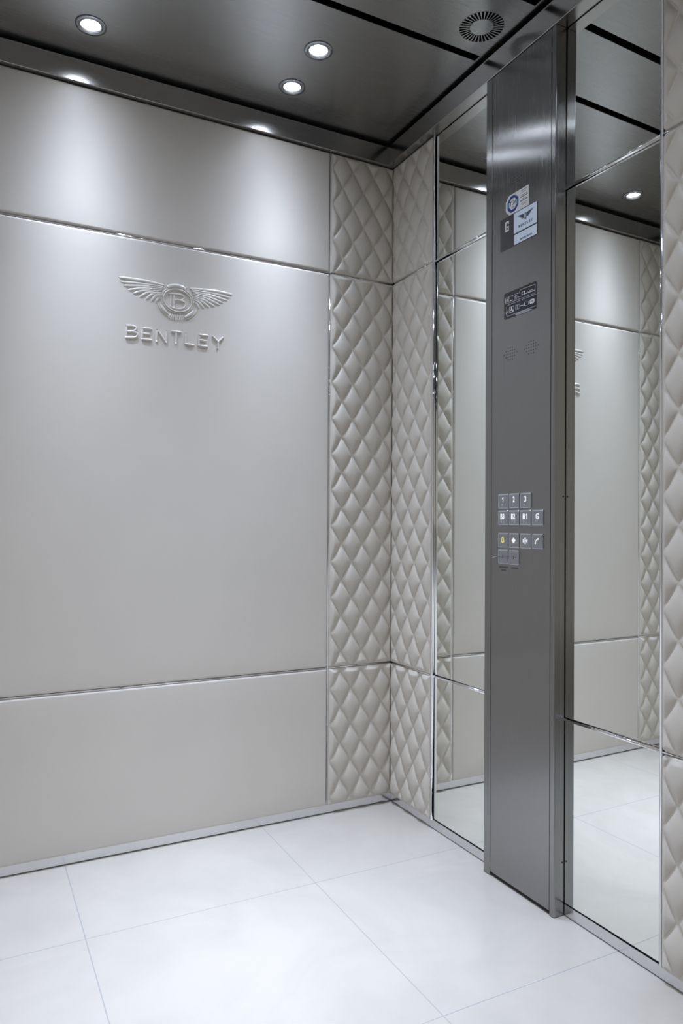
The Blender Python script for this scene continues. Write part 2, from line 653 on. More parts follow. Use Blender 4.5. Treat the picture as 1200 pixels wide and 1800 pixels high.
# skirtings
bm = nb(); box(bm, -L + 0.012, 0.012, 0.008, 0.019, 0.0025, Z0 + 0.010, 0.0008, 1)
struct('baseboard_back', bm, MT['skirting'])
bm = nb(); box(bm, 0.008, 0.019, -D, 0.0075, 0.0025, Z0 - 0.001, 0.0008, 1); struct('baseboard_right', bm, MT['skirting'])
bm = nb(); box(bm, -L - 0.019, -L - 0.008, -D, 0.0075, 0.0025, Z0 + 0.010, 0.0008, 1); struct('baseboard_left', bm, MT['skirting'])

# cornice on every side
bm = nb(); box(bm, -L - 0.018, 0.018, -0.015, 0.019, Z3 + 0.001, ZT, 0.0018, 3); struct('trim_1', bm, MT['cornice'])
bm = nb(); box(bm, -0.030, 0.019, -D, -0.0152, Z3 + 0.001, ZT, 0.0018, 3); struct('trim_2', bm, MT['cornice'])
bm = nb(); box(bm, -L - 0.019, -L + 0.030, -D, -0.0152, Z3 + 0.001, ZT, 0.0018, 3); struct('trim_3', bm, MT['cornice'])
bm = nb(); box(bm, -L + 0.031, -0.031, -D, -D + 0.015, Z3 + 0.001, ZT, 0.0018, 3); struct('trim_4', bm, MT['cornice'])

# ------------------------------------------------------------------ ceiling with slots, lamp and vent openings
LAMPS = [(-1.056, -0.163), (-0.464, -0.163), (-0.466, -0.356), (-1.056, -0.356),
         (-0.466, -1.016), (-1.056, -1.016), (-0.464, -1.209), (-1.056, -1.209)]
VENTC = (-0.117, -0.648)
SL1 = (-0.549, -0.525)
SL2 = (-0.800, -0.776)
LAMPR, VENTR = 0.036, 0.061
LS, VS = 0.055, 0.072
TH = 0.004


def ceiling():
    bm = nb()
    X0, X1, Y0, Y1 = -L + 0.004, -0.004, -D + 0.004, -0.004
    holes = [(x - LS, x + LS, y - LS, y + LS) for x, y in LAMPS]
    holes.append((VENTC[0] - VS, VENTC[0] + VS, VENTC[1] - VS, VENTC[1] + VS))
    slots = [(-L + 0.045, -0.045, *SL1), (-L + 0.045, -0.045, *SL2)]
    allh = holes + slots
    xs = sorted({round(q, 5) for q in [X0, X1] + [h[0] for h in allh] + [h[1] for h in allh]})
    ys = sorted({round(q, 5) for q in [Y0, Y1] + [h[2] for h in allh] + [h[3] for h in allh]})
    V = {}

    def vert(x, y, z):
        k = (round(x, 6), round(y, 6), round(z, 6))
        if k not in V:
            V[k] = bm.verts.new((x, y, z))
        return V[k]
    solid = {}
    for i in range(len(xs) - 1):
        for j in range(len(ys) - 1):
            cx, cy = (xs[i] + xs[i + 1]) / 2, (ys[j] + ys[j + 1]) / 2
            solid[i, j] = not any(h[0] < cx < h[1] and h[2] < cy < h[3] for h in allh)
            if solid[i, j]:
                for z, rev in ((ZC, True), (ZC + TH, False)):
                    q = [vert(xs[i], ys[j], z), vert(xs[i + 1], ys[j], z), vert(xs[i + 1], ys[j + 1], z), vert(xs[i], ys[j + 1], z)]
                    bm.faces.new(q[::-1] if rev else q)
    # sides of slots and outer edge
    for (i, j), s in solid.items():
        if not s:
            continue
        for di, dj, (pa, pb) in ((1, 0, ((i + 1, j), (i + 1, j + 1))), (-1, 0, ((i, j + 1), (i, j))),
                                 (0, 1, ((i + 1, j + 1), (i, j + 1))), (0, -1, ((i, j), (i + 1, j)))):
            nbk = solid.get((i + di, j + dj))
            cx = (xs[i] + xs[i + 1]) / 2 + di * 1e9
            if nbk:
                continue
            if nbk is False:
                mx = (xs[i + di] + xs[i + di + 1]) / 2
                my = (ys[j + dj] + ys[j + dj + 1]) / 2
                if not any(h[0] < mx < h[1] and h[2] < my < h[3] for h in slots):
                    continue
            a = (xs[pa[0]], ys[pa[1]])
            c = (xs[pb[0]], ys[pb[1]])
            bm.faces.new((vert(*a, ZC), vert(*c, ZC), vert(*c, ZC + TH), vert(*a, ZC + TH)))
    # round openings
    for k, (x0, x1, y0, y1) in enumerate(holes):
        cx, cy = (x0 + x1) / 2, (y0 + y1) / 2
        r = VENTR if k == len(holes) - 1 else LAMPR
        hs = (x1 - x0) / 2
        n = 48
        inn, out = [], []
        for q in range(n):
            t = 2 * PI * q / n + PI / 4
            c, s = math.cos(t), math.sin(t)
            m_ = max(abs(c), abs(s))
            inn.append((cx + r * c, cy + r * s))
            out.append((cx + hs * c / m_, cy + hs * s / m_))
        for q in range(n):
            p = (q + 1) % n
            bm.faces.new((vert(*inn[q], ZC), vert(*inn[p], ZC), vert(*out[p], ZC), vert(*out[q], ZC)))
            bm.faces.new((vert(*inn[p], ZC), vert(*inn[q], ZC), vert(*inn[q], ZC + TH), vert(*inn[p], ZC + TH)))
    bmesh.ops.recalc_face_normals(bm, faces=bm.faces)
    struct('ceiling', bm, MT['ceiling'])


ceiling()
bm = nb(); box(bm, -L - 0.06, 0.06, -D - 0.04, 0.06, 2.42, 2.46); struct('ceiling_roof', bm, MT['black'])

# ------------------------------------------------------------------ ceiling vent
FC = Frame((VENTC[0], VENTC[1], ZC), (1, 0, 0), (0, -1, 0))     # n = (0,0,-1)
vt = empty('ceiling_vent', (VENTC[0], VENTC[1], ZC), 'round steel ceiling vent with radial slits between the two black ceiling slots', 'vent')
bm = nb()
n = 34
disc(bm, FC, 0, 0, 0.031, -0.004, 0.0006, 48)
obj('hub_disc', bm, MT['ceiling'], vt)
bm = nb()
for k in range(n):
    t = 2 * PI * k / n
    wv = PI / n
    da, db = 0.32 * wv, 0.36 * wv
    r0, r1 = 0.030, 0.0602
    pts = [(r0 * math.cos(t - da), r0 * math.sin(t - da)), (r1 * math.cos(t - db + .05), r1 * math.sin(t - db + .05)),
           (r1 * math.cos(t + db + .05), r1 * math.sin(t + db + .05)), (r0 * math.cos(t + da), r0 * math.sin(t + da))]
    poly_prism(bm, FC, pts, -0.004, 0.0004)
obj('radial_slats', bm, MT['ceiling'], vt)
bm = nb()
for k in range(60):
    t0, t1 = 2 * PI * k / 60, 2 * PI * (k + 1) / 60
    pts = [(0.0596 * math.cos(t0), 0.0596 * math.sin(t0)), (0.0609 * math.cos(t0), 0.0609 * math.sin(t0)),
           (0.0609 * math.cos(t1), 0.0609 * math.sin(t1)), (0.0596 * math.cos(t1), 0.0596 * math.sin(t1))]
    poly_prism(bm, FC, pts, -0.004, 0.0004)
obj('outer_ring', bm, MT['ceiling'], vt)


# ------------------------------------------------------------------ spotlights
def lathe(prof, seg=40):
    bm = nb()
    rings = []
    for r, z in prof:
        rings.append([bm.verts.new((r * math.cos(2 * PI * k / seg), r * math.sin(2 * PI * k / seg), z)) for k in range(seg)])
    for i in range(len(rings) - 1):
        for k in range(seg):
            j = (k + 1) % seg
            f = bm.faces.new((rings[i][k], rings[i][j], rings[i + 1][j], rings[i + 1][k]))
            f.smooth = True
    bmesh.ops.recalc_face_normals(bm, faces=bm.faces)
    return bm, rings


def move(bm, x, y, z):
    bmesh.ops.translate(bm, verts=bm.verts, vec=(x, y, z))
    return bm


ld = bpy.data.lights.new('spot_lamp', 'AREA')
ld.shape = 'DISK'
ld.size = 0.036
ld.energy = SPOT_W
ld.color = SPOT_COL
ld.use_nodes = True
lnt = ld.node_tree
lem = lnt.nodes['Emission']
ltc = lnt.nodes.new('ShaderNodeNewGeometry')
lsp = lnt.nodes.new('ShaderNodeSeparateXYZ')
lnt.links.new(ltc.outputs['Incoming'], lsp.inputs['Vector'])


def lm(op, a, b_=None):
    n_ = lnt.nodes.new('ShaderNodeMath')
    n_.operation = op
    for i_, v_ in enumerate((a, b_)):
        if v_ is None:
            continue
        if isinstance(v_, (int, float)):
            n_.inputs[i_].default_value = v_
        else:
            lnt.links.new(v_, n_.inputs[i_])
    return n_.outputs[0]


ang = lm('ARCCOSINE', lm('MINIMUM', lm('ABSOLUTE', lsp.outputs['Z']), 1.0))
lnt.links.new(lm('DIVIDE', 1.0, lm('ADD', 1.0, lm('POWER', lm('DIVIDE', ang, R(BEAM_DEG)), 4.0))), lem.inputs['Strength'])

LAMP_LABELS = ['round recessed spotlight nearest the left edge of the photo, close to the back wall cornice',
               'round recessed spotlight close to the back wall cornice, right of the photo middle-left',
               'round recessed spotlight standing further out from the back wall, the one nearest the vent',
               'round recessed spotlight in the second row above the left part of the back wall',
               'round recessed spotlight in the front half of the ceiling, third row, mirror side',
               'round recessed spotlight in the front half of the ceiling, third row, left side',
               'round recessed spotlight by the doorway, mirror side',
               'round recessed spotlight by the doorway, left side']
LAMP_LABELS[1] = 'round recessed spotlight close to the back wall cornice, its neighbour stands nearer the vent'
for k, (x, y) in enumerate(LAMPS):
    e = empty('ceiling_spotlight', (x, y, ZC), LAMP_LABELS[k], 'ceiling light', 'recessed ceiling spotlights')
    if k == 0:
        first = e
        bz, _ = lathe([(0.0345, 0.0005), (0.0405, -0.0002), (0.0408, -0.0012), (0.0402, -0.0026), (0.034, -0.0034), (0.0295, -0.0026), (0.0290, 0.002)])
        ri, _ = lathe([(0.0292, 0.0005), (0.0290, -0.0026), (0.0276, -0.0032), (0.0264, -0.0022), (0.0252, 0.0060), (0.0245, 0.0100)])
        cu, _ = lathe([(0.0240, 0.0095), (0.0240, 0.030), (0.0002, 0.030)])
        bu, rr = lathe([(0.0225, 0.0100), (0.0215, 0.0085), (0.016, 0.0075), (0.008, 0.0070), (0.0004, 0.0068)])
        parts = [('bezel', obj('bezel', move(bz, x, y, ZC), MT['bezel'], e)),
                 ('inner_ring', obj('inner_ring', move(ri, x, y, ZC), MT['bezel_in'], e)),
                 ('reflector_cup', obj('reflector_cup', move(cu, x, y, ZC), MT['bezel_in'], e)),
                 ('bulb', obj('bulb', move(bu, x, y, ZC), MT['bulb'], e))]
    else:
        for nme, o in parts:
            c = o.copy()
            link(c, e)
    lo = bpy.data.objects.new('spot_lamp', ld)
    lo.location = (0, 0, 0.0062)
    link(lo, e)

# ------------------------------------------------------------------ mirrors
COPL, COPR = 0.555, 0.834           # control column edges along the wall (a = -y)


def mirror_pane(a0, a1, b0, b1, label, tilt=(0, 0)):
    e = empty('mirror_pane', (XM, -(a0 + a1) / 2, (b0 + b1) / 2), label, 'mirror', 'wall mirrors beside the control column')
    e.rotation_euler = (0, tilt[0], tilt[1])
    bm = nb()
    hw, hh = (a1 - a0) / 2, (b1 - b0) / 2
    box(bm, 0, 0.004, -hw, hw, -hh, hh, 0.0012, 2)
    me = bpy.data.meshes.new('mirror_glass')
    bm.to_mesh(me); bm.free()
    me.materials.append(MT['mirror'])
    o = bpy.data.objects.new('mirror_glass', me)
    link(o, e)
    bm = nb()
    box(bm, 0.0042, 0.0055, -hw, hw, -hh, hh)
    me = bpy.data.meshes.new('backing_board')
    bm.to_mesh(me); bm.free()
    me.materials.append(MT['rubber'])
    o = bpy.data.objects.new('backing_board', me)
    link(o, e)
    return e


MROWS = [('bottom', Z0 + 0.002, Z1 - 0.0035), ('middle', Z1 + 0.0035, Z2 - 0.0035), ('top', Z2 + 0.0035, Z3 - 0.001)]
MPOS = dict(bottom='lowest pane reaching down to the skirting', middle='tall middle pane', top='upper pane under the cornice')
TILT = dict(bottom=(0, 0.011), middle=(0, 0.011), top=(0.005, 0.011))   # wide panes turned slightly off plane to shift their reflections into place
for rn, b0, b1 in MROWS:
    mirror_pane(0.2585, COPL + 0.003, b0, b1, 'narrow wall mirror left of the steel control column, ' + MPOS[rn])
    mirror_pane(COPR - 0.010, 1.1205, b0, b1, 'wide wall mirror right of the steel control column, ' + MPOS[rn], TILT[rn])


# ------------------------------------------------------------------ chrome strips
def vstrip(F, a, b0, b1, hw, h0, h1, label):
    bm = nb()
    prof = [(-hw, h0), (-hw, h1 - hw * .5), (-hw * .6, h1 - hw * .12), (0, h1), (hw * .6, h1 - hw * .12), (hw, h1 - hw * .5), (hw, h0)]
    for i in range(len(prof) - 1):
        (p, hp), (q, hq) = prof[i], prof[i + 1]
        f = bm.faces.new([bm.verts.new(F.P(a + q, b0, hq)), bm.verts.new(F.P(a + p, b0, hp)), bm.verts.new(F.P(a + p, b1, hp)), bm.verts.new(F.P(a + q, b1, hq))])
    for bb, rev in ((b0, False), (b1, True)):
        vs = [bm.verts.new(F.P(a + p, bb, hp)) for p, hp in prof]
        bm.faces.new(vs if rev else vs[::-1])
    vs = [bm.verts.new(F.P(*t, h0)) for t in ((a - hw, b0), (a - hw, b1), (a + hw, b1), (a + hw, b0))]
    bm.faces.new(vs)
    bmesh.ops.remove_doubles(bm, verts=bm.verts, dist=1e-6)
    bmesh.ops.recalc_face_normals(bm, faces=bm.faces)
    for f in bm.faces:
        f.smooth = len(f.verts) == 4
    o = obj('chrome_strip', bm, MT['chrome'], loc=F.P(a, b0, h0))
    return tag(o, label, 'metal strip', 'chrome joint strips')


def hstrip(F, a0, a1, b_, hw, h0, h1, label):
    F2 = Frame(F.O, F.v, -F.u)          # n unchanged
    bm = nb()
    prof = [(-hw, h0), (-hw, h1 - hw * .5), (-hw * .6, h1 - hw * .12), (0, h1), (hw * .6, h1 - hw * .12), (hw, h1 - hw * .5), (hw, h0)]
    for i in range(len(prof) - 1):
        (p, hp), (q, hq) = prof[i], prof[i + 1]
        bm.faces.new([bm.verts.new(F.P(a0, b_ + p, hp)), bm.verts.new(F.P(a1, b_ + p, hp)), bm.verts.new(F.P(a1, b_ + q, hq)), bm.verts.new(F.P(a0, b_ + q, hq))])
    for aa in (a0, a1):
        bm.faces.new([bm.verts.new(F.P(aa, b_ + p, hp)) for p, hp in prof])
    bm.faces.new([bm.verts.new(F.P(*t, h0)) for t in ((a0, b_ - hw), (a1, b_ - hw), (a1, b_ + hw), (a0, b_ + hw))])
    bmesh.ops.remove_doubles(bm, verts=bm.verts, dist=1e-6)
    bmesh.ops.recalc_face_normals(bm, faces=bm.faces)
    for f in bm.faces:
        f.smooth = len(f.verts) == 4
    o = obj('chrome_strip', bm, MT['chrome'], loc=F.P(a0, b_, h0))
    return tag(o, label, 'metal strip', 'chrome joint strips')


HA = [(Z1, 'lower'), (Z2, 'upper')]
vstrip(FA, -WQ, Z0, Z3, 0.0024, -0.017, -0.0005, 'thin vertical chrome strip between smooth and quilted leather near the back corner')
vstrip(FA, -(L - WQ), Z0, Z3, 0.0024, -0.017, -0.0005, 'thin vertical chrome strip at the far left of the back wall, seen in the mirror')
for z, nme in HA:
    hstrip(FA, -(L - WQ) + 0.003, -WQ - 0.003, z, 0.0024, -0.017, 0.0000, f'{nme} long horizontal chrome strip across the smooth back wall leather')
    hstrip(FA, -WQ + 0.003, -0.0005, z, 0.0022, -0.017, -0.0010, f'{nme} short horizontal chrome strip between quilted panels on the back wall by the corner')
    hstrip(FA, -L + 0.001, -(L - WQ) - 0.003, z, 0.0022, -0.017, -0.0010, f'{nme} short horizontal chrome strip at the far left end of the back wall')
    hstrip(FW, 0.011, 0.2494, z, 0.0022, -0.017, -0.0010, f'{nme} short horizontal chrome strip between quilted panels beside the narrow mirror')
    hstrip(FW, 0.2586, COPL + 0.002, z, 0.0032, -0.0165, -0.0010, f'{nme} horizontal chrome strip across the narrow mirror left of the control column')
    hstrip(FW, COPR - 0.008, 1.1202, z, 0.0032, -0.0165, -0.0010, f'{nme} horizontal chrome strip across the wide mirror right of the control column')
    hstrip(FW, 1.1285, D - 0.001, z, 0.0022, -0.017, -0.0010, f'{nme} short horizontal chrome strip between quilted panels nearest the camera')
vstrip(FW, 0.2540, Z0, Z3, 0.0040, -0.017, 0.0005, 'vertical chrome strip between quilted leather and the narrow mirror')
vstrip(FW, 1.1245, Z0, Z3, 0.0036, -0.017, 0.0005, 'vertical chrome strip between the wide mirror and the nearest quilted leather')


# ------------------------------------------------------------------ pixel of the photo to a point in a wall plane (for tracing flat artwork where it hangs)
def hit(px, py, axis, val):
    d = fwd + r2 * ((px - CAM['ppx']) / CAM['f']) - u2 * ((py - CAM['ppy']) / CAM['f'])
    C = Vector((CAM['cx'], CAM['cy'], CAM['cz']))
    t = (val - C[axis]) / d[axis]
    return C + d * t


def onA(X, Y):
    """Traced artwork on the back wall: coordinates of a 5x enlargement of the badge area."""
    p = hit(190 + X / 5, 470 + Y / 5, 1, -0.003)
    return (p.x, p.z)


# ------------------------------------------------------------------ winged badge
FE = Frame((0, -0.0026, 0), (1, 0, 0), (0, 0, 1))
bc = onA(610, 290)
badge = empty('winged_badge', (bc[0], -0.0026, bc[1]), 'large embossed winged badge with a round letter medallion on the back wall leather', 'emblem')

LWT = [(92, 86), (106, 126), (132, 160), (172, 200), (216, 231), (274, 262), (328, 287), (376, 303), (418, 309)]
LWM = [(300, 118), (300, 146), (300, 166), (310, 186), (330, 204), (355, 222), (385, 240), (412, 258), (440, 272)]
LWR = [(490, 158), (482, 172), (476, 184), (472, 196), (470, 210), (468, 224), (468, 240), (468, 256), (470, 274)]
RWT = [(1090, 241), (1076, 268), (1048, 292), (1012, 316), (984, 333), (938, 346), (893, 356), (842, 362), (796, 362)]
RWM = [(940, 212), (925, 232), (905, 250), (890, 266), (870, 280), (850, 294), (825, 304), (800, 312), (778, 322)]
RWR = [(716, 186), (730, 200), (738, 214), (744, 226), (748, 240), (750, 254), (750, 268), (750, 282), (748, 298)]


def wing(T, Mi, Rt, name, up):
    bm = nb()
    for k in range(len(T)):
        # feather: tapered ridge curving from the root to its tip
        p = smooth_path([onA(*Rt[k]), onA(*Mi[k]), onA(*T[k])], 8)
        n = len(p)
        wd = [0.0018 + 0.0026 * math.sin(PI * min(1, (i / (n - 1)) * 0.9 + 0.05)) for i in range(n)]
        wd[-1] = 0.0006
        wd[-2] = 0.0018
        if k == 0:
            wd = [x * 1.15 for x in wd]
        ridge(bm, FE, p, wd, 0.0036 if k == 0 else 0.0028)
    # covert feathers, a shorter second row near the shoulder
    for k in range(1, len(T) - 1):
        a, c = Rt[k], Mi[k]
        s = 0.55 + 0.12 * (k % 2)
        e = (a[0] + (c[0] - a[0]) * s, a[1] + (c[1] - a[1]) * s)
        p = smooth_path([onA(*a), onA((a[0] + e[0]) / 2, (a[1] + e[1]) / 2), onA(*e)], 4)
        ridge(bm, FE, p, grow(len(p), 0.0021, 0.0026), 0.0038)
    o = obj(name, bm, MT['emblem'], badge)
    return o


wing(LWT, LWM, LWR, 'wing', 1)
wing(RWT, RWM, RWR, 'wing', 1)


def ell(cx, cy, rx, ry, t0, t1, n=40):
    return [onA(cx + rx * math.cos(R(t0 + (t1 - t0) * k / n)), cy + ry * math.sin(R(t0 + (t1 - t0) * k / n)) + 0.16 * rx * math.cos(R(t0 + (t1 - t0) * k / n))) for k in range(n + 1)]


bm = nb()
ridge(bm, FE, ell(608, 292, 124, 98, 0, 360, 64), 0.0022, 0.0042)
ridge(bm, FE, ell(608, 292, 140, 112, 0, 360, 64), 0.0014, 0.0030)
obj('medallion_ring', bm, MT['emblem'], badge)
bm = nb()
ridge(bm, FE, ell(606, 286, 138, 122, 232, 300, 16), 0.0058, 0.0050)
obj('top_band', bm, MT['emblem'], badge)
for t0, t1, u0, u1 in ((104, 172, 112, 172), (12, 76, 12, 68)):
    bm = nb()
    ridge(bm, FE, ell(606, 300, 158, 140, t0, t1, 24)[4:22], [0.0018 + 0.0036 * math.sin(PI * i / 17) for i in range(18)], 0.0048)
    obj('crescent_band', bm, MT['emblem'], badge)
    bm = nb()
    ridge(bm, FE, ell(606, 300, 182, 158, u0, u1, 16), 0.0012, 0.0028)
    obj('crescent_rim', bm, MT['emblem'], badge)
bm = nb()
for k in range(9):
    t = k / 8
    a = (552 + 112 * t, 402 + 10 * t)
    c = (532 + 146 * t, 446 + 14 * math.sin(PI * t) + 4 * t)
    p = [onA(a[0] + (c[0] - a[0]) * i / 4, a[1] + (c[1] - a[1]) * i / 4) for i in range(5)]
    ridge(bm, FE, p, [0.0010, 0.0015, 0.0018, 0.0018, 0.0008], 0.0036)
obj('tail_feathers', bm, MT['emblem'], badge)
bm = nb()
Bst = [[(550, 235), (548, 345)], [(580, 236), (578, 352)],
       [(528, 232), (600, 236), (645, 244), (664, 262), (655, 284), (628, 292), (582, 290)],
       [(628, 292), (668, 304), (678, 332), (655, 362), (600, 364), (556, 352)]]
for st in Bst:
    p = smooth_path([onA(*q) for q in st], 6)
    ridge(bm, FE, p, grow(len(p), 0.0022, 0.0022), 0.0036)
obj('medallion_letter', bm, MT['emblem'], badge)

# raised wordmark under the badge
word = empty('raised_lettering', (bc[0], -0.0026, onA(600, 620)[1]), 'raised wordmark of seven silver-grey capitals under the winged badge', 'lettering')
LET = [
    [[(162, 512), (158, 616)], [(160, 514), (215, 516), (244, 530), (238, 552), (212, 564), (162, 562)], [(212, 564), (248, 576), (254, 600), (232, 616), (158, 616)]],
    [[(302, 534), (298, 632)], [(302, 534), (384, 544)], [(300, 580), (366, 588)], [(298, 630), (384, 640)]],
    [[(428, 544), (424, 652)], [(428, 544), (508, 660)], [(514, 552), (510, 662)]],
    [[(552, 560), (642, 572)], [(598, 566), (594, 670)]],
    [[(682, 576), (678, 674)], [(678, 674), (756, 684)]],
    [[(798, 592), (794, 688)], [(798, 592), (880, 602)], [(796, 640), (862, 648)], [(794, 688), (876, 698)]],
    [[(916, 602), (966, 656)], [(1014, 612), (966, 656)], [(966, 656), (962, 712)]],
]
for strokes in LET:
    bm = nb()
    for st in strokes:
        if len(st) > 2:
            p = smooth_path([onA(*q) for q in st], 5)
        else:
            a, c = onA(*st[0]), onA(*st[1])
            p = [(a[0] + (c[0] - a[0]) * i / 8, a[1] + (c[1] - a[1]) * i / 8) for i in range(9)]
        ridge(bm, FE, p, grow(len(p), 0.0032, 0.0032), 0.0042)
    obj('letter', bm, MT['emblem'], word)

# ------------------------------------------------------------------ control column
ZB = 0.004
SEAM_L, SEAM_R = 0.5845, 0.8165
column = empty('control_column', (CX, -(COPL + COPR) / 2, 0), 'full-height brushed steel control column with buttons and display between the two mirrors', 'control panel')


def flange(a0, a1, outer, z0):
    """Vertical steel edge profile with a rounded outer corner."""
    bm = nb()
    r = 0.004
    dep = 0.034
    if outer > 0:
        pts = [(a0, -dep), (a0, -0.0012), (a0 + 0.0012, 0)] + [(a1 - r + r * math.sin(R(t)), -r + r * math.cos(R(t))) for t in range(0, 91, 15)] + [(a1, -dep + 0.002)]
    else:
        pts = [(a1, -dep), (a1, -0.0012), (a1 - 0.0012, 0)] + [(a0 + r - r * math.sin(R(t)), -r + r * math.cos(R(t))) for t in range(0, 91, 15)] + [(a0, -dep + 0.002)]
    rings = [[bm.verts.new(FB.P(a, z, h)) for a, h in pts] for z in (z0, Z3)]
    n = len(pts)
    for i in range(n):
        j = (i + 1) % n
        bm.faces.new((rings[0][i], rings[0][j], rings[1][j], rings[1][i]))
    for rr_ in rings:
        bm.faces.new(rr_)
    bmesh.ops.recalc_face_normals(bm, faces=bm.faces)
    return bm


obj('side_flange', flange(COPL, SEAM_L - 0.0012, -1, 0.002), MT['column'], column)
obj('side_flange', flange(SEAM_R + 0.0012, COPR, 1, 0.002), MT['column'], column)
bm = nb()
box(bm, CX + 0.0005, CX + 0.004, -SEAM_R + 0.0004, -SEAM_L - 0.0004, 0.012, Z3, 0.0008, 2)
obj('face_plate', bm, MT['column'], column)
bm = nb()
box(bm, CX + 0.0045, CX + 0.032, -SEAM_R - 0.0004, -SEAM_L + 0.0004, 0.004, Z3)
obj('inner_channel', bm, MT['black'], column)
bm = nb()
for z in (1.058, 0.135):
    for k in range(12):
        pass
    F3 = Frame((0, -COPR, 0), (1, 0, 0), (0, 0, 1))
    disc(bm, F3, 0.0015, z, 0.0024, -0.0005, 0.0008, 12)
obj('side_screw', bm, MT['dark_mark'], column)

HP = -0.0005   # face plate surface level in the FB frame


def grille(rows, label=None):
    bm = nb()
    for a, z in rows:
        disc(bm, FB, a, z, 0.0015, HP - 0.0003, HP + 0.00012, 10)
    o = obj('speaker_grille', bm, MT['dark_mark'], column)
    if label:
        o['label'] = label
    return o


grille([(0.6783 + 0.008 * i, 1.9160 + 0.0079 * j) for i in range(3) for j in range(3)] + [(0.6703, 1.9240), (0.7033, 1.9240), (0.6703, 1.9165), (0.7033, 1.9165), (0.6863, 1.9395), (0.6863, 1.9080)],
       'small hexagon of speaker holes above the sticker')
for a0, nme in ((0.6448, 'lower left cluster of speaker holes'), (0.7270, 'lower right cluster of speaker holes')):
    pts = [(a0 + 0.0087 * i, 1.4455 + 0.0080 * j) for i in range(5) for j in range(3)]
    pts += [(a0 - 0.0085, 1.4535), (a0 + 0.0435, 1.4535)] + [(a0 + 0.0087 * i, 1.4695) for i in (1, 2, 3)] + [(a0 + 0.0087 * i, 1.4375) for i in (1, 2, 3)]
    grille(pts, nme)

# --- inspection sticker
bm = nb()
poly_prism(bm, FB, [(0.6541, 1.8889), (0.6415, 1.8745), (0.6415, 1.8500), (0.6560, 1.8345), (0.7335, 1.8345), (0.7325, 1.8889)], HP, HP + 0.0002)
stk = obj('inspection_sticker', bm, MT['paper'], column, loc=(CX, -0.69, 1.86))
stk['label'] = 'white sticker with a blue octagonal test mark'
bm = nb()
oc, on_ = 8, (0.6707, 1.8618)
for k in range(oc):
    t0, t1 = 2 * PI * (k + 0.5) / oc, 2 * PI * (k + 1.5) / oc
    ro, ri_ = 0.0242, 0.0162
    q = [(on_[0] + ro * math.cos(t0), on_[1] + ro * math.sin(t0)), (on_[0] + ro * math.cos(t1), on_[1] + ro * math.sin(t1)),
         (on_[0] + ri_ * math.cos(t1), on_[1] + ri_ * math.sin(t1)), (on_[0] + ri_ * math.cos(t0), on_[1] + ri_ * math.sin(t0))]
    poly_prism(bm, FB, q, HP + 0.0001, HP + 0.0004, mat=1 if k in (3, 7) else 0)
text_mesh(bm, FB, 'TÜV', on_[0], on_[1] + 0.0025, 0.0105, HP + 0.0001, HP + 0.0005, sx=0.85, mat=2, bold=0.02)
text_mesh(bm, FB, 'SÜD', on_[0], on_[1] - 0.0095, 0.0042, HP + 0.0001, HP + 0.0005, mat=2)
text_mesh(bm, FB, 'GEPRÜFT', on_[0] + 0.010, on_[1] + 0.0195, 0.0022, HP + 0.0001, HP + 0.0006, mat=3, rot=-PI / 8 * 1.6)
obj('octagon_mark', bm, [MT['sticker_blue'], MT['sticker_cyan'], MT['sticker_text'], MT['paper']], stk)
bm = nb()
random.seed(4)
for z, wd, th in ((1.8835, 0.022, .0016), (1.8785, 0.012, .0012), (1.8705, 0.023, .0014), (1.8665, 0.028, .0024), (1.8600, 0.016, .0012), (1.8560, 0.028, .0026), (1.8480, 0.022, .0012), (1.8445, 0.014, .0012)):
    a = 0.7145 - wd / 2
    while a < 0.7145 + wd / 2:
        wv = random.uniform(0.0012, 0.0042)
        poly_prism(bm, FB, [(a, z - th / 2), (a + wv, z - th / 2), (a + wv, z + th / 2), (a, z + th / 2)], HP + 0.0001, HP + 0.0004)
        a += wv + 0.0009
obj('fine_print', bm, MT['sticker_text'], stk)

# --- display
bm = nb()
poly_prism(bm, FB, rrect(0.6195, 0.7668, 1.7445, 1.8325, 0.004), HP - 0.001, HP + 0.0012)
dsp = obj('display', bm, MT['display_dark'], column, loc=(CX, -0.69, 1.788))
dsp['label'] = 'dark floor display with two pale screen fields'
bm = nb(); poly_prism(bm, FB, rrect(0.6765, 0.7655, 1.7762, 1.8312, 0.0008), HP + 0.001, HP + 0.0015); obj('logo_field', bm, MT['display_white'], dsp)
bm = nb(); poly_prism(bm, FB, rrect(0.6775, 0.7665, 1.7455, 1.7722, 0.0012), HP + 0.001, HP + 0.0015); obj('caption_field', bm, MT['display_white'], dsp)
bm = nb()
gx0, gx1, gz0, gz1, gw = 0.6405, 0.6557, 1.7930, 1.8205, 0.0042
poly_prism(bm, FB, [(gx1, gz1 - 0.0085), (gx1, gz1 - 0.0012), (gx1 - 0.0012, gz1), (gx0 + 0.0012, gz1), (gx0, gz1 - 0.0012), (gx0, gz0 + 0.0012),
                    (gx0 + 0.0012, gz0), (gx1, gz0), (gx1, gz0 + 0.0138), (gx0 + 0.0078, gz0 + 0.0138), (gx0 + 0.0078, gz0 + 0.0102),
                    (gx1 - gw, gz0 + 0.0102), (gx1 - gw, gz0 + gw), (gx0 + gw, gz0 + gw), (gx0 + gw, gz1 - gw), (gx1 - gw, gz1 - gw), (gx1 - gw, gz1 - 0.0085)], HP + 0.001, HP + 0.0016)
obj('floor_letter', bm, MT['white_mark'], dsp)
bm = nb()
ec, H0, H1 = (0.7222, 1.8112), HP + 0.0013, HP + 0.0019


